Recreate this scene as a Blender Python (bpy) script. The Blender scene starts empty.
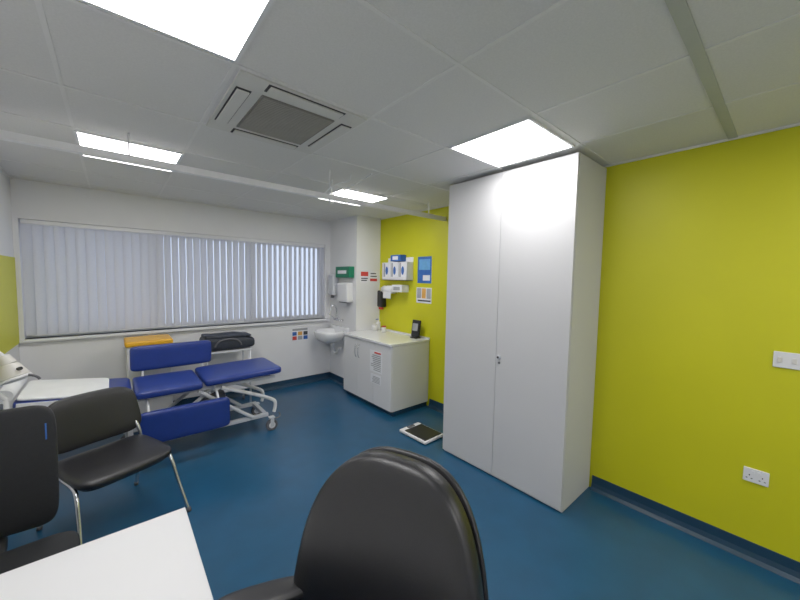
import bpy, bmesh, math, random
from mathutils import Vector, Matrix, Euler
random.seed(4)
S=bpy.context.scene
S.view_settings.view_transform='Standard'
S.view_settings.look='None'
S.view_settings.exposure=0.06
S.view_settings.gamma=1.14
COL=bpy.context.collection

# ---------------------------------------------------------------- materials
def mat(name,col,rough=.5,metal=0,spec=.5,emit=0,noise=0,nscale=8,bump=0,bscale=60,emcol=None,coat=0):
    m=bpy.data.materials.new(name); m.use_nodes=True
    nt=m.node_tree; b=nt.nodes['Principled BSDF']
    c=(*col,1)
    b.inputs['Base Color'].default_value=c
    b.inputs['Roughness'].default_value=rough
    b.inputs['Metallic'].default_value=metal
    b.inputs['Specular IOR Level'].default_value=spec
    b.inputs['Coat Weight'].default_value=coat
    if emit:
        b.inputs['Emission Color'].default_value=(*(emcol or col),1)
        b.inputs['Emission Strength'].default_value=emit
    if noise or bump:
        tc=nt.nodes.new('ShaderNodeTexCoord')
    if noise:
        n=nt.nodes.new('ShaderNodeTexNoise'); n.inputs['Scale'].default_value=nscale; n.inputs['Detail'].default_value=5
        r=nt.nodes.new('ShaderNodeValToRGB')
        r.color_ramp.elements[0].position=.3; r.color_ramp.elements[1].position=.7
        r.color_ramp.elements[0].color=(*[x*(1-noise) for x in col],1)
        r.color_ramp.elements[1].color=(*[min(1,x*(1+noise)) for x in col],1)
        nt.links.new(tc.outputs['Object'],n.inputs['Vector'])
        nt.links.new(n.outputs['Fac'],r.inputs['Fac']); nt.links.new(r.outputs['Color'],b.inputs['Base Color'])
    if bump:
        n=nt.nodes.new('ShaderNodeTexNoise'); n.inputs['Scale'].default_value=bscale; n.inputs['Detail'].default_value=3
        bp=nt.nodes.new('ShaderNodeBump'); bp.inputs['Strength'].default_value=bump; bp.inputs['Distance'].default_value=.01
        nt.links.new(tc.outputs['Object'],n.inputs['Vector'])
        nt.links.new(n.outputs['Fac'],bp.inputs['Height']); nt.links.new(bp.outputs['Normal'],b.inputs['Normal'])
    return m
M=dict(
 wall=mat('wall_white_paint',(.76,.76,.775),.6,noise=.02,nscale=3,bump=.05,bscale=200),
 lime=mat('wall_lime_paint',(.585,.575,.001),.5,noise=.03,nscale=2,bump=.05,bscale=200),
 floor=mat('floor_blue_vinyl',(.008,.068,.150),.28,noise=.10,nscale=5,bump=.03,bscale=220),
 cove=mat('skirting_blue_vinyl',(.007,.036,.075),.4,noise=.05),
 tile=mat('ceiling_tile',(.70,.69,.68),.9,noise=.04,nscale=120,bump=.12,bscale=300),
 tbar=mat('ceiling_t_bar',(.74,.73,.72),.6,noise=.02),
 strip=mat('ceiling_strip_metal',(.42,.44,.42),.5,noise=.03),
 lamp=mat('light_diffuser',(1,1,1),.5,emit=14,emcol=(1,.985,.98)),
 whitelam=mat('white_laminate',(.70,.70,.71),.45,spec=.4,noise=.01,nscale=2),
 cuplam=mat('cupboard_white_laminate',(.60,.60,.61),.6,spec=.2,noise=.01,nscale=2),
 edge=mat('laminate_edge_grey',(.62,.62,.64),.5,noise=.02),
 dark=mat('gap_dark',(.03,.03,.035),.7,noise=.05),
 white=mat('white_plastic',(.78,.78,.79),.35,noise=.01),
 offw=mat('off_white_plastic',(.62,.60,.56),.45,noise=.02),
 ceram=mat('white_ceramic',(.82,.83,.85),.1,noise=.01,coat=.5),
 chrome=mat('chrome',(.75,.76,.78),.18,metal=1,noise=.02),
 steel=mat('painted_steel_grey',(.60,.62,.66),.35,noise=.02),
 black=mat('black_leather',(.008,.008,.010),.38,bump=.08,bscale=180,noise=.1,nscale=30),
 blackp=mat('black_plastic',(.010,.010,.012),.4,noise=.05),
 fabric=mat('black_fabric',(.007,.008,.010),.85,bump=.3,bscale=400,noise=.15,nscale=90),
 blue=mat('blue_vinyl_upholstery',(.010,.032,.22),.35,noise=.06,nscale=12,bump=.06,bscale=120),
 paper=mat('paper_white',(.80,.81,.84),.8,noise=.03,bump=.2,bscale=25),
 yellow=mat('yellow_plastic',(.75,.38,.01),.4,noise=.04),
 green=mat('green_plastic',(.0,.17,.08),.4,noise=.04),
 ink=mat('print_ink',(.05,.05,.06),.7,noise=.05),
 red=mat('print_red',(.60,.04,.03),.6,noise=.05),
 bprint=mat('print_blue',(.02,.11,.42),.6,noise=.1,nscale=20),
 lbprint=mat('print_light_blue',(.12,.36,.68),.6,noise=.1,nscale=20),
 oprint=mat('print_orange',(.75,.38,.08),.6,noise=.1),
 gprint=mat('print_grey',(.32,.33,.35),.6,noise=.1),
 grille=mat('ac_grille_grey',(.20,.19,.17),.6,noise=.05),
 grbar=mat('ac_grille_bar',(.30,.29,.26),.6,noise=.05),
 acw=mat('ac_cover_plastic',(.62,.61,.58),.5,noise=.02),
 frame=mat('upvc_frame',(.75,.76,.78),.35,noise=.01),
 bag=mat('dark_nylon',(.015,.02,.032),.6,noise=.2,nscale=20,bump=.5,bscale=20),
 rubber=mat('grey_rubber',(.10,.10,.11),.6,noise=.05),
)
# translucent blind fabric
m=bpy.data.materials.new('blind_fabric'); m.use_nodes=True; nt=m.node_tree
b=nt.nodes['Principled BSDF']; b.inputs['Base Color'].default_value=(.62,.62,.68,1); b.inputs['Roughness'].default_value=.8
n=nt.nodes.new('ShaderNodeTexNoise'); n.inputs['Scale'].default_value=60
tc=nt.nodes.new('ShaderNodeTexCoord'); nt.links.new(tc.outputs['Object'],n.inputs['Vector'])
r=nt.nodes.new('ShaderNodeValToRGB'); r.color_ramp.elements[0].color=(.62,.625,.67,1); r.color_ramp.elements[1].color=(.69,.695,.74,1)
nt.links.new(n.outputs['Fac'],r.inputs['Fac']); nt.links.new(r.outputs['Color'],b.inputs['Base Color'])
t=nt.nodes.new('ShaderNodeBsdfTranslucent'); t.inputs['Color'].default_value=(.68,.70,.76,1)
mx=nt.nodes.new('ShaderNodeMixShader'); mx.inputs[0].default_value=.22
nt.links.new(b.outputs[0],mx.inputs[1]); nt.links.new(t.outputs[0],mx.inputs[2])
nt.links.new(mx.outputs[0],nt.nodes['Material Output'].inputs['Surface']); M['blind']=m
m=bpy.data.materials.new('window_glass'); m.use_nodes=True; nt=m.node_tree
b=nt.nodes['Principled BSDF']; b.inputs['Transmission Weight'].default_value=1; b.inputs['Roughness'].default_value=0.02; b.inputs['IOR'].default_value=1.05
b.inputs['Base Color'].default_value=(.93,.96,1,1)
M['glass']=m

# ---------------------------------------------------------------- helpers
def root(name,loc=(0,0,0),rz=0):
    o=bpy.data.objects.new(name,None); o.empty_display_size=.1; COL.objects.link(o)
    o.location=loc; o.rotation_euler=(0,0,rz); return o
def fin(name,bm,mats,parent=None,smooth=False,loc=None,rot=None,bev=0,seg=2):
    me=bpy.data.meshes.new(name); bm.normal_update(); bm.to_mesh(me); bm.free()
    if not isinstance(mats,(list,tuple)): mats=[mats]
    for q in mats: me.materials.append(q)
    o=bpy.data.objects.new(name,me); COL.objects.link(o)
    if parent: o.parent=parent
    if loc: o.location=loc
    if rot: o.rotation_euler=rot
    if smooth:
        for p in me.polygons: p.use_smooth=True
    if bev:
        md=o.modifiers.new('bevel','BEVEL'); md.width=bev; md.segments=seg; md.limit_method='ANGLE'
        for p in me.polygons: p.use_smooth=True
        md.harden_normals=True
    return o
def addbox(bm,x0,x1,y0,y1,z0,z1,mi=0):
    v=[bm.verts.new(p) for p in [(x0,y0,z0),(x1,y0,z0),(x1,y1,z0),(x0,y1,z0),(x0,y0,z1),(x1,y0,z1),(x1,y1,z1),(x0,y1,z1)]]
    for f in [(0,3,2,1),(4,5,6,7),(0,1,5,4),(1,2,6,5),(2,3,7,6),(3,0,4,7)]:
        q=bm.faces.new([v[i] for i in f]); q.material_index=mi
def boxes(name,L,mats,parent=None,bev=0):
    bm=bmesh.new()
    for l in L: addbox(bm,*l)
    return fin(name,bm,mats,parent,bev=bev)
def box(name,c,s,mt,parent=None,bev=0,rot=None,seg=3):
    bm=bmesh.new(); a,b_,d=[q/2 for q in s]
    addbox(bm,-a,a,-b_,b_,-d,d)
    return fin(name,bm,mt,parent,loc=c,rot=rot,bev=bev,seg=seg)
def cyl(name,p1,p2,r,mt,parent=None,r2=None,seg=24,bev=0):
    p1=Vector(p1);p2=Vector(p2);d=p2-p1
    bm=bmesh.new()
    bmesh.ops.create_cone(bm,cap_ends=True,segments=seg,radius1=r,radius2=r if r2 is None else r2,depth=d.length)
    q=d.to_track_quat('Z','Y').to_matrix().to_4x4(); q.translation=(p1+p2)/2
    bmesh.ops.transform(bm,matrix=q,verts=bm.verts)
    o=fin(name,bm,mt,parent)
    for p in o.data.polygons: p.use_smooth=len(p.vertices)==4
    if bev:
        md=o.modifiers.new('bevel','BEVEL'); md.width=bev; md.segments=3; md.limit_method='ANGLE'
    return o
def tube(name,pts,r,mt,parent=None,nurbs=True,cyc=False,res=6):
    cu=bpy.data.curves.new(name,'CURVE'); cu.dimensions='3D'; cu.bevel_depth=r; cu.bevel_resolution=4; cu.use_fill_caps=True
    sp=cu.splines.new('NURBS' if nurbs else 'POLY'); sp.points.add(len(pts)-1)
    for i,p in enumerate(pts): sp.points[i].co=(*p,1)
    if nurbs: sp.order_u=3; sp.use_endpoint_u=True; sp.resolution_u=res
    sp.use_cyclic_u=cyc
    tmp=bpy.data.objects.new(name+'_c',cu); COL.objects.link(tmp)
    dg=bpy.context.evaluated_depsgraph_get(); dg.update()
    me=bpy.data.meshes.new_from_object(tmp.evaluated_get(dg)); bpy.data.objects.remove(tmp)
    me.name=name; me.materials.clear(); me.materials.append(mt)
    for p in me.polygons: p.use_smooth=True
    o=bpy.data.objects.new(name,me); COL.objects.link(o)
    if parent: o.parent=parent
    return o
def spow(v,e): return math.copysign(abs(v)**e,v)
def pad(name,a,b,t,mt,parent,e1=.35,e2=.4,fn=None,loc=None,rot=None,N=64,K=22):
    bm=bmesh.new(); rings=[]
    for k in range(1,K):
        et=-math.pi/2+math.pi*k/K; ring=[]
        for i in range(N):
            w=2*math.pi*i/N
            p=Vector((a*spow(math.cos(et),e1)*spow(math.cos(w),e2),b*spow(math.cos(et),e1)*spow(math.sin(w),e2),t*spow(math.sin(et),e1)))
            ring.append(p)
        rings.append(ring)
    # inner rings towards poles
    def cap(ring,z):
        out=[]
        for s in (.8,.55,.3,.1): out.append([Vector((p.x*s,p.y*s,p.z+(z-p.z)*(1-s*s))) for p in ring])
        return out
    bot=cap(rings[0],-t)[::-1]; top=cap(rings[-1],t)
    allr=bot+rings+top
    f=fn or (lambda p:p)
    V=[[bm.verts.new(f(p.copy())) for p in rg] for rg in allr]
    for A,B in zip(V[:-1],V[1:]):
        for i in range(N):
            j=(i+1)%N; bm.faces.new([A[i],A[j],B[j],B[i]])
    bm.faces.new(V[0][::-1]); bm.faces.new(V[-1])
    return fin(name,bm,mt,parent,smooth=True,loc=loc,rot=rot)

# ---------------------------------------------------------------- room shell
XL,XR,XR2,YB,YF,H=-.75,3.0,3.2,-1.7,5.05,2.64
boxes('floor',[(XL-.1,XR2+.15,YB-.1,YF+.25,-.1,0)],M['floor'])
boxes('wall_right',[(XR,XR2+.15,YB-.1,2.2,0,H),(XR2,XR2+.15,2.2,YF+.25,0,H)],M['lime'])
boxes('wall_left',[(XL-.1,XL,YB-.1,YF+.25,0,H)],M['wall'])
boxes('trim_lime_wall_panel',[(XL,XL+.006,3.2,YF-.005,1.0,1.86)],M['lime'])
boxes('wall_near',[(XL,XR,YB-.1,YB,0,H)],M['wall'])
wx0,wx1,wz0,wz1=-.71,2.67,1.03,2.25
boxes('wall_back',[(XL,XR2,YF,YF+.2,0,wz0),(XL,XR2,YF,YF+.2,wz1,H),(XL,wx0,YF,YF+.2,wz0,wz1),(wx1,XR2,YF,YF+.2,wz0,wz1)],M['wall'])
boxes('wall_pipe_boxing',[(2.76,XR2,4.25,YF,0,H)],M['wall'])
# coved vinyl skirting
def cove(name,x0,x1,y0,y1,nx,ny):
    bm=bmesh.new(); prof=[(0,.11),(.007,.11),(.009,.05),(.018,.02),(.04,.002),(.04,0),(0,0)]
    L=[]
    for (px,py) in ((x0,y0),(x1,y1)):
        L.append([bm.verts.new((px+nx*d,py+ny*d,z)) for d,z in prof])
    n=len(prof)
    for i in range(n):
        j=(i+1)%n; bm.faces.new([L[0][i],L[0][j],L[1][j],L[1][i]])
    bm.faces.new(L[0]); bm.faces.new(L[1][::-1]); bmesh.ops.recalc_face_normals(bm,faces=bm.faces)
    fin(name,bm,M['cove'])
cove('baseboard_right',XR,XR,YB,1.0,-1,0)
cove('baseboard_right_far',XR2,XR2,2.22,3.1,-1,0)
cove('baseboard_back',XL,2.76,YF,YF,0,-1)
cove('baseboard_left',XL,XL,YB,YF,1,0)
cove('baseboard_boxing',2.76,2.76,4.25,YF,-1,0)
cove('baseboard_near',XL,XR,YB,YB,0,1)
# ceiling + grid
boxes('ceiling',[(XL-.1,XR2+.15,YB-.1,YF+.25,H,H+.1)],M['tile'])
gx=[-.17,.43,1.15,1.80,2.40]; gy=[-1.5,-.9,-.3,.99,1.64,2.40,3.03,3.65,4.28,4.88]
L=[]
for x in gx: L.append((x-.009,x+.009,YB,YF,H-.003,H))
for y in gy: L.append((XL,XR if y<2.2 else XR2,y-.009,y+.009,H-.004,H))
boxes('trim_ceiling_grid',L,M['tbar'])
boxes('trim_ceiling_strip',[(XL,XR,.285,.33,H-.006,H)],M['strip'])
boxes('trim_ceiling_edge',[(XR-.015,XR,YB,2.2,H-.012,H-.0),(XR2-.015,XR2,2.2,4.25,H-.012,H),(XL,2.76,YF-.015,YF,H-.012,H),(XL,XL+.015,YB,YF-.02,H-.012,H)],M['tbar'])

def panel(x0,y0):
    r=root('ceiling_light_panel',(x0+.3,y0+.3,H))
    boxes('frame',[(-.3,.3,-.3,-.285,-.012,-.0),(-.3,.3,.285,.3,-.012,-.0),(-.3,-.285,-.285,.285,-.012,-.0),(.285,.3,-.285,.285,-.012,-.0)],M['white'],r)
    boxes('diffuser',[(-.285,.285,-.285,.285,-.009,-.001)],M['lamp'],r)
for x,y in [(-.17,1.01),(1.80,1.02),(-.17,3.06),(1.82,3.06),(-.17,-1.2),(1.80,-1.2)]: panel(x,y)  # last pair is unseen behind the camera, added to even out the light

# air conditioning cassette
r=root('ceiling_air_conditioner',(.80,2.03,H))
boxes('cover',[(-.345,.345,-.37,.37,-.010,-.0)],M['acw'],r,bev=.004)
L=[]
for s in (-1,1):
    L+= [(-.20,.20,s*.315-.032,s*.315+.032,-.022,-.013),(s*.290-.030,s*.290+.030,-.22,.22,-.022,-.013)]
boxes('air_flap',L,M['acw'],r,bev=.004)
L=[]
for s in (-1,1):
    L+= [(-.21,.21,s*.315-.038,s*.315+.038,-.0125,-.0095),(s*.290-.036,s*.290+.036,-.23,.23,-.0125,-.0095)]
boxes('air_slot',L,M['dark'],r)
boxes('grille_base',[(-.205,.205,-.235,.235,-.0160,-.009)],M['grille'],r)
boxes('grille_bars',[(-.195,.195,-.225+i*.019,-.214+i*.019,-.020,-.016) for i in range(24)],M['grbar'],r)

# curtain track
r=root('curtain_track',(0,2.9,2.478))
boxes('rail',[(XL,XR2,-.012,.012,-.022,.022),(XL,XR2,-.020,.020,-.028,-.018)],M['white'],r,bev=.003)
for i,x in enumerate((.1,1.60,2.9)): cyl('hanger_%d'%i,(x,0,.02),(x,0,.162),.006,M['white'],r)
tube('brace_1',[(1.60,0,.02),(1.48,-.15,.09),(1.44,-.25,.16)],.007,M['white'],r)
tube('brace_2',[(1.60,0,.02),(1.74,-.20,.09),(1.76,-.42,.16)],.007,M['white'],r)
tube('brace_3',[(1.52,0,.02),(1.56,-.12,.10),(1.70,-.18,.12),(1.62,-.3,.16)],.005,M['white'],r)
tube('hook',[(1.56,-.01,-.02),(1.56,-.03,-.06),(1.60,-.03,-.07),(1.61,-.01,-.04)],.006,M['white'],r)

# ---------------------------------------------------------------- window + blinds
r=root('window_1',(0,YF+.15,0))
L=[(wx0,wx1,-.03,.03,wz0,wz0+.06),(wx0,wx1,-.03,.03,wz1-.06,wz1),(wx0,wx0+.06,-.03,.03,wz0+.06,wz1-.06),(wx1-.06,wx1,-.03,.03,wz0+.06,wz1-.06)]
for x in (.4,1.53): L.append((x-.04,x+.04,-.03,.03,wz0+.06,wz1-.06))
boxes('frame',L,M['frame'],r)
boxes('glass',[(wx0+.06,wx1-.06,-.004,.004,wz0+.06,wz1-.06)],M['glass'],r)
boxes('trim_window_sill',[(wx0-.03,wx1+.04,YF-.05,YF+.12,wz0-.03,wz0)],M['frame'],bev=.006)
r=root('vertical_blind',(0,YF+.03,0))
boxes('headrail',[(wx0+.01,wx1-.01,-.02,.02,wz1-.045,wz1-.005)],M['white'],r,bev=.004)
bm=bmesh.new(); x=wx0+.05; i=0
while x<wx1-.03:
    fr=(x-wx0)/(wx1-wx0)
    a=math.radians(28+random.uniform(-5,5)) if fr<.68 else math.radians(35+random.uniform(-6,6))
    hw=.0445; zt=wz1-.05; zb=wz0+.035
    K=6; vs=[]
    for z in (zb,zt):
        row=[]
        for k in range(K+1):
            u=-hw+2*hw*k/K; bow=.006*(1-(u/hw)**2)
            row.append(bm.verts.new((x+u*math.cos(a)-bow*math.sin(a),u*math.sin(a)+bow*math.cos(a),z)))
        vs.append(row)
    for k in range(K): bm.faces.new([vs[0][k],vs[0][k+1],vs[1][k+1],vs[1][k]])
    x+=.0785; i+=1
fin('slats',bm,M['blind'],r,smooth=True)
boxes('bottom_chain',[(wx0+.05,wx1-.05,-.012,-.009,wz0+.03,wz0+.034),(wx0+.05,wx1-.05,.009,.012,wz0+.03,wz0+.034)],M['white'],r)

# ---------------------------------------------------------------- tall cupboard
r=root('storage_cupboard',(0,0,0))
boxes('carcass',[(2.49,2.995,1.02,2.195,.0,2.615)],M['cuplam'],r,bev=.002)
boxes('door_1',[(2.47,2.489,1.023,1.618,.02,2.612)],M['cuplam'],r,bev=.0015)
boxes('door_2',[(2.47,2.489,1.622,2.197,.02,2.612)],M['cuplam'],r,bev=.0015)
cyl('knob',(2.47,1.585,1.07),(2.445,1.585,1.07),.017,M['steel'],r,bev=.004)
cyl('knob_face',(2.445,1.585,1.07),(2.443,1.585,1.07),.010,M['dark'],r)
cyl('lock',(2.47,1.585,1.02),(2.464,1.585,1.02),.010,M['rubber'],r)

# ---------------------------------------------------------------- base cabinet
r=root('base_cabinet')
X0=2.55; Y0=3.12; Y1=4.245
boxes('plinth',[(X0+.05,XR2-.005,Y0+.03,Y1,0,.07)],M['cove'],r)
boxes('carcass',[(X0+.02,XR2-.003,Y0+.01,Y1,.065,.88)],M['whitelam'],r,bev=.002)
ds=[Y0+.012,Y0+.37,Y0+.745,Y1]
for i in range(3): boxes('door_%d'%(i+1),[(X0,X0+.019,ds[i]+.002,ds[i+1]-.002,.07,.87)],M['whitelam'],r,bev=.0015)
boxes('worktop',[(X0-.015,XR2-.002,Y0,Y1,.885,.915)],M['ceram'],r,bev=.004)
boxes('upstand',[(XR2-.02,XR2-.002,Y0,Y1,.915,.935)],M['whitelam'],r)
for i,y in enumerate((ds[2]-.035,ds[2]+.035)):
    tube('handle_%d'%i,[(X0,y,.80),(X0-.03,y,.80),(X0-.03,y,.62),(X0,y,.62)],.006,M['chrome'],r)
def poster(name,mn,mx,axis,base,blocks,txt=M['ink']):
    """flat sheet on plane: axis 'x-' faces -X, 'y-' faces -Y. mn,mx=(u,z) extents; blocks (u0,u1,z0,z1,mat) fractions"""
    rr=root(name); th=.002
    def B(nm,u0,u1,z0,z1,t0,t1,m_):
        if axis=='x-': return boxes(nm,[(base-t1,base-t0,u0,u1,z0,z1)],m_,rr)
        return boxes(nm,[(u0,u1,base-t1,base-t0,z0,z1)],m_,rr)
    B('sheet',mn[0],mx[0],mn[1],mx[1],0.0,th,M['paper'])
    w=mx[0]-mn[0]; h=mx[1]-mn[1]
    for i,(a,b_,c,d,m_) in enumerate(blocks): B('print_%d'%i,mn[0]+a*w,mn[0]+b_*w,mn[1]+c*h,mn[1]+d*h,th,th+.0005*(i+1),m_)
    return rr
def lines(n,z0=.1,z1=.8,m_=None,seed=1):
    rd=random.Random(seed); out=[]
    for i in range(n):
        z=z0+(z1-z0)*i/n; out.append((.08,.92-.25*rd.random(),z,z+.45*(z1-z0)/n,m_ or M['ink']))
    return out
poster('notice_sheet',(3.32,.50),(3.58,.78),'x-',X0,lines(9,.08,.85,M['gprint'],2)+[(.08,.6,.88,.95,M['red'])])
poster('notice_sheet',(3.34,.35),(3.56,.47),'x-',X0,lines(5,.1,.85,M['gprint'],3))

# items on worktop
r=root('desk_card_holder',(3.10,3.30,.915))
box('stand',(0,0,.008),(.09,.12,.016),M['blackp'],r,bev=.004)
box('panel',(.01,0,.13),(.03,.15,.23),M['blackp'],r,bev=.008,rot=(0,.12,0))
box('label',(-.009,0,.15),(.004,.10,.10),M['gprint'],r,rot=(0,.12,0))
r=root('specimen_pot',(3.0,4.10,.915))
cyl('pot',(0,0,0),(0,0,.09),.038,M['white'],r); cyl('lid',(0,0,.09),(0,0,.105),.041,M['offw'],r)
r=root('specimen_pot',(3.08,3.98,.915))
cyl('pot',(0,0,0),(0,0,.07),.033,M['white'],r); cyl('lid',(0,0,.07),(0,0,.085),.036,M['red'],r)
r=root('pump_bottle',(3.10,4.14,.915))
cyl('bottle',(0,0,0),(0,0,.13),.032,M['white'],r,bev=.008); cyl('neck',(0,0,.13),(0,0,.165),.010,M['white'],r)
tube('nozzle',[(0,0,.165),(-.02,0,.175),(-.05,0,.165)],.006,M['bprint'],r)

# glove box rack on wall
r=root('glove_dispenser_rack',(XR2,3.76,1.85))
boxes('tray',[(-.12,-.0,-.28,.28,-.16,-.15),(-.004,-.0,-.28,.28,-.16,.17),(-.12,-.001,-.28,-.272,-.16,.10),(-.12,-.001,.272,.28,-.16,.10),(-.12,-.115,-.28,.28,-.16,-.11)],M['white'],r)
for i in range(3):
    y=-.18+i*.18
    box('box_%d'%i,(-.058,y,-.02),(.10,.165,.24),M['paper'],r,bev=.004)
    pad('opening_%d'%i,.003,.03,.06,M['bprint'],r,loc=(-.110,y,-.02),e1=1,e2=1)
    box('label_%d'%i,(-.109,y+.055,-.02),(.002,.03,.22),M['gprint'],r)
box('box_top',(-.06,-.02,.16),(.11,.22,.09),M['bprint'],r,bev=.004)
box('box_top_label',(-.116,-.02,.16),(.002,.12,.05),M['paper'],r)
r=root('apron_roll_dispenser',(XR2,3.90,1.55))
boxes('back_plate',[(-.01,0,-.10,.155,-.04,.06)],M['white'],r)
cyl('roll',(-.07,-.09,0),(-.07,.145,0),.055,M['paper'],r)
boxes('bracket',[(-.13,-.01,-.10,-.093,-.03,.03),(-.13,-.01,.148,.155,-.03,.03)],M['white'],r)
box('tear_sheet',(-.11,.03,-.07),(.003,.18,.12),M['paper'],r)
r=root('hand_gel_dispenser',(XR2,4.13,1.38))
box('body',(-.05,0,.02),(.10,.12,.26),M['blackp'],r,bev=.02)
box('spout',(-.06,0,-.125),(.06,.06,.04),M['red'],r,bev=.01)
r=root('tissue_box',(XR2,3.67,1.575))
box('carton',(-.07,0,0),(.14,.22,.10),M['paper'],r,bev=.006)
box('label',(-.141,0,0),(.002,.14,.05),M['gprint'],r)
poster('wall_poster',(3.12,1.66),(3.385,2.02),'x-',XR2,[(0,1,0,1,M['bprint']),(.1,.9,.50,.9,M['lbprint']),(.1,.6,.1,.3,M['paper'])])
poster('wall_poster',(3.11,1.39),(3.40,1.60),'x-',XR2,[(.05,.32,.3,.95,M['gprint']),(.37,.63,.3,.95,M['oprint']),(.68,.95,.3,.95,M['gprint']),(.05,.9,.1,.2,M['ink'])])
poster('safety_notice',(2.83,1.65),(2.98,1.82),'y-',4.25,[(.05,.95,.55,.95,M['red']),(.1,.9,.3,.4,M['ink']),(.1,.8,.12,.22,M['ink'])])
poster('safety_notice',(3.0,1.65),(3.15,1.82),'y-',4.25,[(.05,.95,.1,.35,M['red']),(.1,.9,.5,.6,M['ink']),(.1,.8,.75,.85,M['ink'])])
poster('hygiene_notice',(2.09,.71),(2.37,.91),'y-',YF,[(.05,.95,.78,.95,M['gprint']),(.05,.3,.4,.7,M['bprint']),(.37,.63,.4,.7,M['oprint']),(.7,.95,.4,.7,M['ink']),(.05,.3,.05,.35,M['red']),(.37,.63,.05,.35,M['gprint']),(.7,.95,.05,.35,M['bprint'])])

# sink
r=root('wash_basin',(2.76,4.68,.88))
bm=bmesh.new()
N=40; prof=[(1.0,0),(1.0,-.03),(.93,-.09),(.72,-.15),(.42,-.18)]
inn=[(.94,.006),(.86,-.0),(.80,-.06),(.60,-.11),(.2,-.125)]
def ring(s,z):
    out=[]
    for i in range(N):
        a=2*math.pi*i/N; x=spow(math.cos(a),.75)*.21*s; y=spow(math.sin(a),.7)*.25*s
        out.append(bm.verts.new((x-.21,y,z)))
    return out
R=[ring(s,z) for s,z in prof[::-1]]+[ring(s,z) for s,z in inn]
for A,B in zip(R[:-1],R[1:]):
    for i in range(N): bm.faces.new([A[i],A[(i+1)%N],B[(i+1)%N],B[i]])
bm.faces.new(R[0][::-1]); bm.faces.new(R[-1])
fin('basin',bm,M['ceram'],r,smooth=True)
boxes('splash_back',[(-.05,0,-.25,.25,-.1,.06)],M['ceram'],r,bev=.012)
cyl('waste_pipe',(-.15,0,-.17),(-.15,0,-.30),.02,M['white'],r)
tube('waste_bend',[(-.15,0,-.30),(-.15,0,-.36),(-.07,0,-.36),(-.07,0,-.30),(-.003,0,-.30)],.02,M['white'],r)
r=root('wash_basin_tap',(2.76,4.72,1.04))
cyl('body',(0,-.09,0),(-.05,-.09,0),.018,M['chrome'],r); cyl('body2',(0,.09,0),(-.05,.09,0),.018,M['chrome'],r)
cyl('bridge',(-.05,-.09,0),(-.05,.09,0),.016,M['chrome'],r)
tube('spout',[(-.05,0,0),(-.05,0,.22),(-.16,0,.25),(-.18,0,.08)],.013,M['chrome'],r)
tube('lever_1',[(-.05,-.10,0),(-.07,-.11,.05),(-.15,-.13,.09)],.010,M['chrome'],r)
tube('lever_2',[(-.05,.10,0),(-.07,.11,.05),(-.15,.13,.09)],.010,M['chrome'],r)
r=root('soap_dispenser',(2.76,4.84,1.60))
box('body',(-.055,0,0),(.11,.17,.34),M['steel'],r,bev=.03); box('nozzle',(-.07,0,-.19),(.05,.05,.05),M['rubber'],r,bev=.01)
r=root('green_glove_box',(2.76,4.50,1.80))
box('carton',(-.05,0,0),(.10,.40,.17),M['green'],r,bev=.01); box('label',(-.1005,0,0),(.003,.25,.05),M['paper'],r)
r=root('paper_towel_dispenser',(2.76,4.47,1.49))
box('body',(-.06,0,0),(.12,.30,.30),M['white'],r,bev=.03); box('slot',(-.08,0,-.152),(.05,.2,.01),M['dark'],r); box('towel',(-.08,0,-.175),(.004,.16,.06),M['paper'],r)

# weighing scale
r=root('weighing_scale',(2.535,2.57,0),math.radians(2))
box('base',(0,0,.025),(.30,.40,.03),M['white'],r,bev=.01)
box('platform',(0,-.025,.043),(.26,.31,.010),M['blackp'],r,bev=.003)
box('display',(0,.165,.043),(.10,.035,.006),M['rubber'],r)
for i,(a,b_) in enumerate(((-.11,-.16),(.11,-.16),(-.11,.16),(.11,.16))): cyl('foot_%d'%i,(a,b_,0),(a,b_,.012),.015,M['rubber'],r)

# switch / socket on right wall
r=root('light_switch',(XR,.003,1.28)); box('plate',(-.005,0,0),(.01,.11,.094),M['white'],r,bev=.003)
for i,y in enumerate((-.028,.028)): box('rocker_%d'%i,(-.012,y,0),(.008,.018,.03),M['offw'],r,bev=.002,rot=(0,.12,0))
r=root('power_socket',(XR,.085,.535)); box('plate',(-.005,0,0),(.01,.11,.086),M['white'],r,bev=.003)
for i,y in enumerate((-.028,.028)):
    box('rocker_%d'%i,(-.012,y*.45,.022),(.006,.012,.018),M['white'],r,bev=.001)
    for k,(dy,dz,w,h) in enumerate(((0,.008,.005,.009),(-.011,-.012,.008,.005),(.011,-.012,.008,.005))):
        box('hole_%d_%d'%(i,k),(-.0102,y+dy,-.008+dz),(.001,w,h),M['dark'],r)

# ---------------------------------------------------------------- treatment couch
r=root('treatment_couch')
Yn,Yf=3.65,4.28; Yc=(Yn+Yf)/2
def cpad(nm,x0,x1,zt0,zt1,t=.04,mt=None,yw=None,yc=None):
    xc=(x0+x1)/2; a=(x1-x0)/2; sl=(zt1-zt0)/(x1-x0)
    return pad(nm,a,(yw or (Yf-Yn)/2),t,mt or M['blue'],r,e1=.35,e2=.13,fn=lambda p:Vector((p.x,p.y,p.z+sl*p.x)),loc=(xc,yc or Yc,(zt0+zt1)/2-t))
cpad('leg_section_pad',.65,1.41,.70,.715)
cpad('seat_section_pad',.11,.635,.685,.685)
cpad('head_section_pad',-.60,.095,.76,.69)
cpad('paper_cover',-.58,-.06,.785,.715,t=.014,yw=.29,mt=M['paper'])
box('paper_drop',(-.33,Yn-.0,.66),(.5,.006,.13),M['paper'],r,rot=(0,.1,0))
cyl('paper_roll',(-.64,Yn+.05,.80),(-.64,Yf-.05,.80),.05,M['paper'],r)
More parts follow.
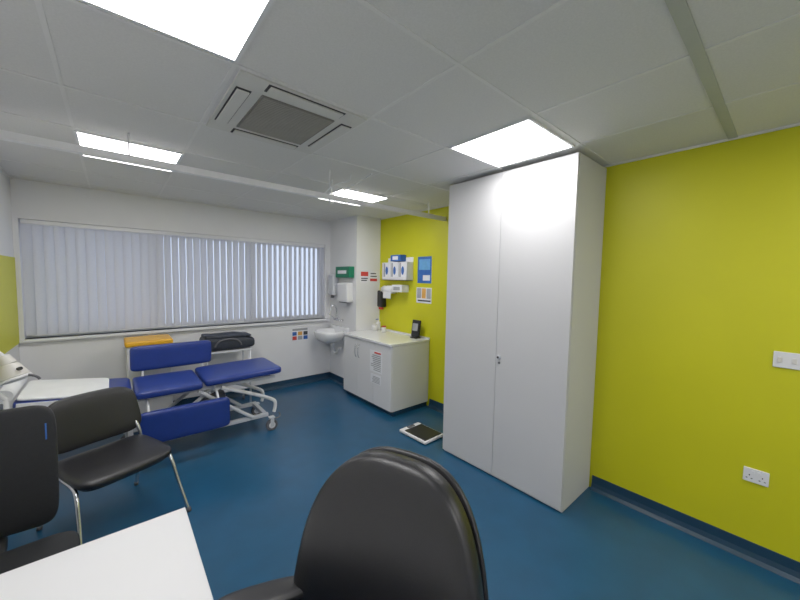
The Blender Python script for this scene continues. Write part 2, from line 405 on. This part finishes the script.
pad('rail_pad_near',.36,.145,.035,M['blue'],r,e1=.4,e2=.18,loc=(.48,3.56,.38),rot=(math.pi/2,0,0))
pad('rail_pad_far',.37,.13,.035,M['blue'],r,e1=.4,e2=.18,loc=(.47,4.36,.84),rot=(math.pi/2,0,0))
for i,x in enumerate((.2,.75)):
    tube('far_rail_post_%d'%i,[(x,4.36,.78),(x,4.36,.58),(x,4.2,.56)],.011,M['steel'],r)
    tube('near_rail_post_%d'%i,[(x,3.57,.40),(x,3.58,.55),(x,3.75,.585)],.011,M['steel'],r)
st=M['steel']
for s,y in (('n',3.76),('f',4.17)):
    boxes('top_rail_'+s,[(-.55,1.36,y-.015,y+.015,.575,.605)],st,r,bev=.004)
    boxes('base_rail_'+s,[(.05,1.28,y-.02,y+.02,.15,.19)],st,r,bev=.005)
    tube('side_bar_'+s,[(.80,y-.05,.58),(1.0,y-.05,.50),(1.30,y-.05,.36),(1.36,y-.05,.30),(1.33,y-.05,.20)],.019,M['white'],r)
    tube('lift_arm_a_'+s,[(.25,y+.03,.19),(.75,y+.03,.58)],.018,st,r,nurbs=False)
    tube('lift_arm_b_'+s,[(1.1,y-.03,.19),(.6,y-.03,.58)],.018,st,r,nurbs=False)
for i,x in enumerate((-.5,.08,.66,1.3)): boxes('cross_%d'%i,[(x-.015,x+.015,3.775,4.155,.575,.600)],st,r)
boxes('base_cross',[(.06,.10,3.78,4.15,.15,.19),(1.23,1.27,3.78,4.15,.15,.19)],st,r)
box('actuator',(.65,Yc,.36),(.5,.09,.09),M['rubber'],r,bev=.02,rot=(0,-.35,0))
box('motor',(.42,Yc,.27),(.16,.12,.12),M['blackp'],r,bev=.02)
for i,(x,y) in enumerate(((1.30,3.70),(1.30,4.22),(.06,3.70),(.06,4.22))):
    cyl('castor_wheel_%d'%i,(x,y-.018,.062),(x,y+.018,.062),.062,M['rubber'],r,bev=.006)
    cyl('castor_hub_%d'%i,(x,y-.021,.062),(x,y+.021,.062),.035,M['white'],r)
    boxes('castor_fork_%d'%i,[(x-.02,x+.02,y-.030,y-.023,.05,.145),(x-.02,x+.02,y+.023,y+.030,.05,.145),(x-.03,x+.03,y-.030,y+.030,.14,.155)],st,r,bev=.002)
tube('foot_pedal',[(1.28,3.70,.13),(1.40,3.62,.14),(1.42,3.80,.14)],.008,M['rubber'],r)

# folded dark bag on trolley behind couch
r=root('equipment_trolley',(1.08,4.72,0))
boxes('top',[(-.27,.27,-.18,.18,.755,.775)],st,r,bev=.004)
boxes('shelf',[(-.25,.25,-.17,.17,.25,.265)],st,r,bev=.004)
for i,(a,b_) in enumerate(((-.25,-.16),(.25,-.16),(-.25,.16),(.25,.16))):
    cyl('leg_%d'%i,(a,b_,.05),(a,b_,.755),.012,st,r); cyl('wheel_%d'%i,(a-.01,b_,.03),(a+.01,b_,.03),.03,M['rubber'],r)
r=root('carry_bag',(1.10,4.72,.776))
def bagf(p):
    if p.z>0: p.z+= .010*math.sin(p.x*16)+.008*math.sin(p.y*20+p.x*9)-.04*max(0,p.x)
    return p
pad('body',.30,.17,.085,M['bag'],r,e1=.45,e2=.2,fn=bagf,loc=(0,0,.086))
pad('flap',.27,.15,.02,M['bag'],r,e1=.45,e2=.2,fn=bagf,loc=(-.01,0,.172))
tube('strap',[(-.18,-.175,.06),(-.16,-.18,.15),(.1,-.18,.15),(.12,-.175,.06)],.010,M['rubber'],r)
# clinical waste bin
r=root('clinical_waste_bin',(.28,4.72,0))
boxes('body',[(-.20,.20,-.18,.18,.0,.935)],M['white'],r,bev=.02)
box('lid',(0,0,.965),(.43,.40,.06),M['yellow'],r,bev=.02)
box('pedal',(0,-.20,.04),(.12,.06,.02),M['blackp'],r,bev=.004)

# ---------------------------------------------------------------- exam lamp
r=root('examination_lamp',(-.58,3.42,0))
for i in range(5):
    a=i*2*math.pi/5; ex,ey=.12*math.cos(a),.12*math.sin(a)
    tube('foot_%d'%i,[(0,0,.09),(ex*.5,ey*.5,.09),(ex,ey,.06)],.012,M['white'],r); cyl('castor_%d'%i,(ex-.01,ey,.025),(ex+.01,ey,.025),.025,M['rubber'],r)
cyl('post',(-.0,0,.08),(-.0,0,.85),.014,M['white'],r)
tube('gooseneck',[(0,0,.85),(-.10,-.02,.98),(-.13,-.04,1.16),(-.08,-.02,1.23),(-.01,.0,1.17),(.01,0,1.12)],.014,M['white'],r)
cyl('head_cap',(-.005,.01,1.15),(.02,0,1.09),.030,M['offw'],r,r2=.045,bev=.006)
cyl('head_shade',(.02,0,1.09),(.05,-.02,1.00),.045,M['offw'],r,r2=.078,bev=.006)
cyl('head_rim',(.05,-.02,1.00),(.055,-.023,.985),.080,M['white'],r,bev=.003)
cyl('head_lens',(.055,-.023,.985),(.056,-.024,.982),.070,M['steel'],r)
cyl('switch',(.065,-.045,1.06),(.085,-.075,1.07),.012,M['blackp'],r)
tube('handle',[(.10,-.05,1.02),(.16,-.07,1.01),(.17,-.07,.98)],.008,M['rubber'],r)

# ---------------------------------------------------------------- visitor chair
th=math.atan2(-.925,.38)+math.pi/2   # local -Y is facing direction
r=root('visitor_chair',(-.03,2.945,0),th)
pad('seat',.27,.255,.034,M['black'],r,e1=.5,e2=.35,fn=lambda p:Vector((p.x,p.y,p.z+.10*p.x*p.x-(.12*max(0,-p.y-.12)**1.0)*.6)),loc=(0,0,.45))
pad('seat_shell',.24,.225,.012,M['blackp'],r,e1=.4,e2=.35,loc=(0,0,.41))
def backf(p):
    x,y,z=p; w=1-.06*(y/.17)
    x*=w; return Vector((x, z-.55*x*x+ .0 + y*.22, y))
pad('backrest',.268,.175,.028,M['black'],r,e1=.5,e2=.42,fn=backf,loc=(0,.30,.685))
ch=M['chrome']
for s in (-1,1):
    tube('front_leg_%d'%s,[(s*.30,-.32,.01),(s*.275,-.24,.22),(s*.262,-.18,.40),(s*.255,-.12,.425),(s*.25,.05,.42),(s*.24,.22,.42)],.012,ch,r)
    tube('back_leg_%d'%s,[(s*.28,.36,.01),(s*.262,.26,.30),(s*.255,.19,.46),(s*.235,.24,.60),(s*.19,.31,.72)],.012,ch,r)
    cyl('foot_f_%d'%s,(s*.302,-.323,0),(s*.298,-.315,.03),.015,M['rubber'],r)
    cyl('foot_b_%d'%s,(s*.281,.363,0),(s*.278,.352,.03),.015,M['rubber'],r)
tube('cross_bar_f',[(-.26,-.13,.425),(.26,-.13,.425)],.010,ch,r,nurbs=False)
tube('cross_bar_b',[(-.258,.19,.43),(.258,.19,.43)],.010,ch,r,nurbs=False)

# ---------------------------------------------------------------- office chairs
def office(name,loc,heading,back_top,w,mt,arms=True,seatz=.48,bh=.62,armz=.70,e2=.62,taper=.16,t=.042,armx=.37,army=.12,seata=.25,pr=.45):
    # local -Y = facing. heading in degrees clockwise from +Y
    h=math.radians(heading); f=Vector((math.sin(h),math.cos(h)))
    rz=math.atan2(f.y,f.x)+math.pi/2
    r=root(name,loc,rz)
    pad('seat',seata,.24,.045,mt,r,e1=.5,e2=.4,loc=(0,0,seatz-.02),fn=lambda p:Vector((p.x,p.y,p.z+.25*p.x*p.x-(.3*max(0,-p.y-.14)))))
    pad('seat_pan',seata*.88,.21,.02,M['blackp'],r,e1=.4,e2=.4,loc=(0,0,seatz-.085))
    zc=back_top-bh/2
    def bf(p):
        x,y,z=p; v=y/(bh/2)
        x*= (1-taper*v-.05*max(0,-v)**2)
        return Vector((x, z-.5*x*x+.09*v*(bh/2)+.035*v*v-.02, y))
    pad('backrest',w/2,bh/2,t,mt,r,e1=.5,e2=e2,fn=bf,loc=(0,.30,zc))
    pad('back_shell',w/2*.985,bh/2*.985,.014,M['blackp'],r,e1=.4,e2=e2,fn=bf,loc=(0,.30+t+.004,zc))
    tube('back_stem',[(0,.10,seatz-.10),(0,.34,seatz-.10),(0,.40,seatz+.05),(0,.30+t+.02,zc)],.022,M['blackp'],r)
    if arms:
        for s in (-1,1):
            tube('arm_post_%d'%s,[(s*.20,.05,seatz-.085),(s*(armx-.02),.06,seatz-.08),(s*armx,army-.02,seatz+.05),(s*armx,army,armz-.02)],.018,M['blackp'],r)
            pad('arm_pad_%d'%s,.045,.15,.018,M['blackp'],r,e1=.6,e2=.7,loc=(s*armx,army,armz),rot=(0,0,s*pr))
    cyl('gas_lift',(0,0,.12),(0,0,seatz-.10),.025,M['blackp'],r)
    for i in range(5):
        a=i*2*math.pi/5+.3; c,s_=math.cos(a),math.sin(a)
        tube('base_arm_%d'%i,[(0,0,.13),(c*.14,s_*.14,.12),(c*.26,s_*.26,.075)],.020,M['blackp'],r)
        cyl('castor_%d'%i,(c*.26-s_*.02,s_*.26+c*.02,.03),(c*.26+s_*.02,s_*.26-c*.02,.03),.03,M['rubber'],r)
    return r
h=math.radians(250); f=Vector((math.sin(h),math.cos(h)))
bt=Vector((.665,.765)); c=bt+f*.34
office('office_chair',(c.x,c.y,0),250,1.158,.62,M['black'],bh=.70,taper=.17,t=.055,armz=.70,pr=.70,e2=.66)
r=office('office_chair',(-.435,1.95,0),180,1.09,.42,M['fabric'],arms=False,bh=.56,e2=.28,taper=.02,t=.03,seata=.285)
box('edge_stripe',(.175,.262,.97),(.005,.004,.10),M['bprint'],r)  # narrow blue stripe near the backrest edge

# ---------------------------------------------------------------- desk
r=root('desk')
boxes('top',[(XL+.01,.205,.25,1.63,.705,.73)],M['whitelam'],r,bev=.003)
boxes('leg_panel',[(XL+.02,.15,.28,.305,0,.705),(XL+.02,XL+.045,.35,1.55,.3,.705)],M['whitelam'],r)
boxes('leg_frame',[(.12,.17,1.53,1.58,0,.705),(XL+.045,XL+.095,1.53,1.58,0,.705)],M['steel'],r,bev=.004)

# ---------------------------------------------------------------- world
w=bpy.data.worlds.new('sky'); S.world=w; w.use_nodes=True
bg=w.node_tree.nodes['Background']; bg.inputs['Color'].default_value=(.72,.81,1,1); bg.inputs['Strength'].default_value=1.0

# ---------------------------------------------------------------- camera
cam=bpy.data.cameras.new('camera'); co=bpy.data.objects.new('camera',cam); COL.objects.link(co)
cam.sensor_width=36; cam.lens=335.7/800*36; cam.clip_start=.02
yaw,pit,rol=[math.radians(a) for a in (40.45,3.69,1.02)]
f=Vector((math.sin(yaw)*math.cos(pit),math.cos(yaw)*math.cos(pit),-math.sin(pit)))
rt=Vector((math.cos(yaw),-math.sin(yaw),0)); up=rt.cross(f)
r2=rt*math.cos(rol)+up*math.sin(rol); u2=-rt*math.sin(rol)+up*math.cos(rol)
mw=Matrix((( r2.x,u2.x,-f.x,0),(r2.y,u2.y,-f.y,0),(r2.z,u2.z,-f.z,1.72),(0,0,0,1)))
co.matrix_world=mw
S.camera=co
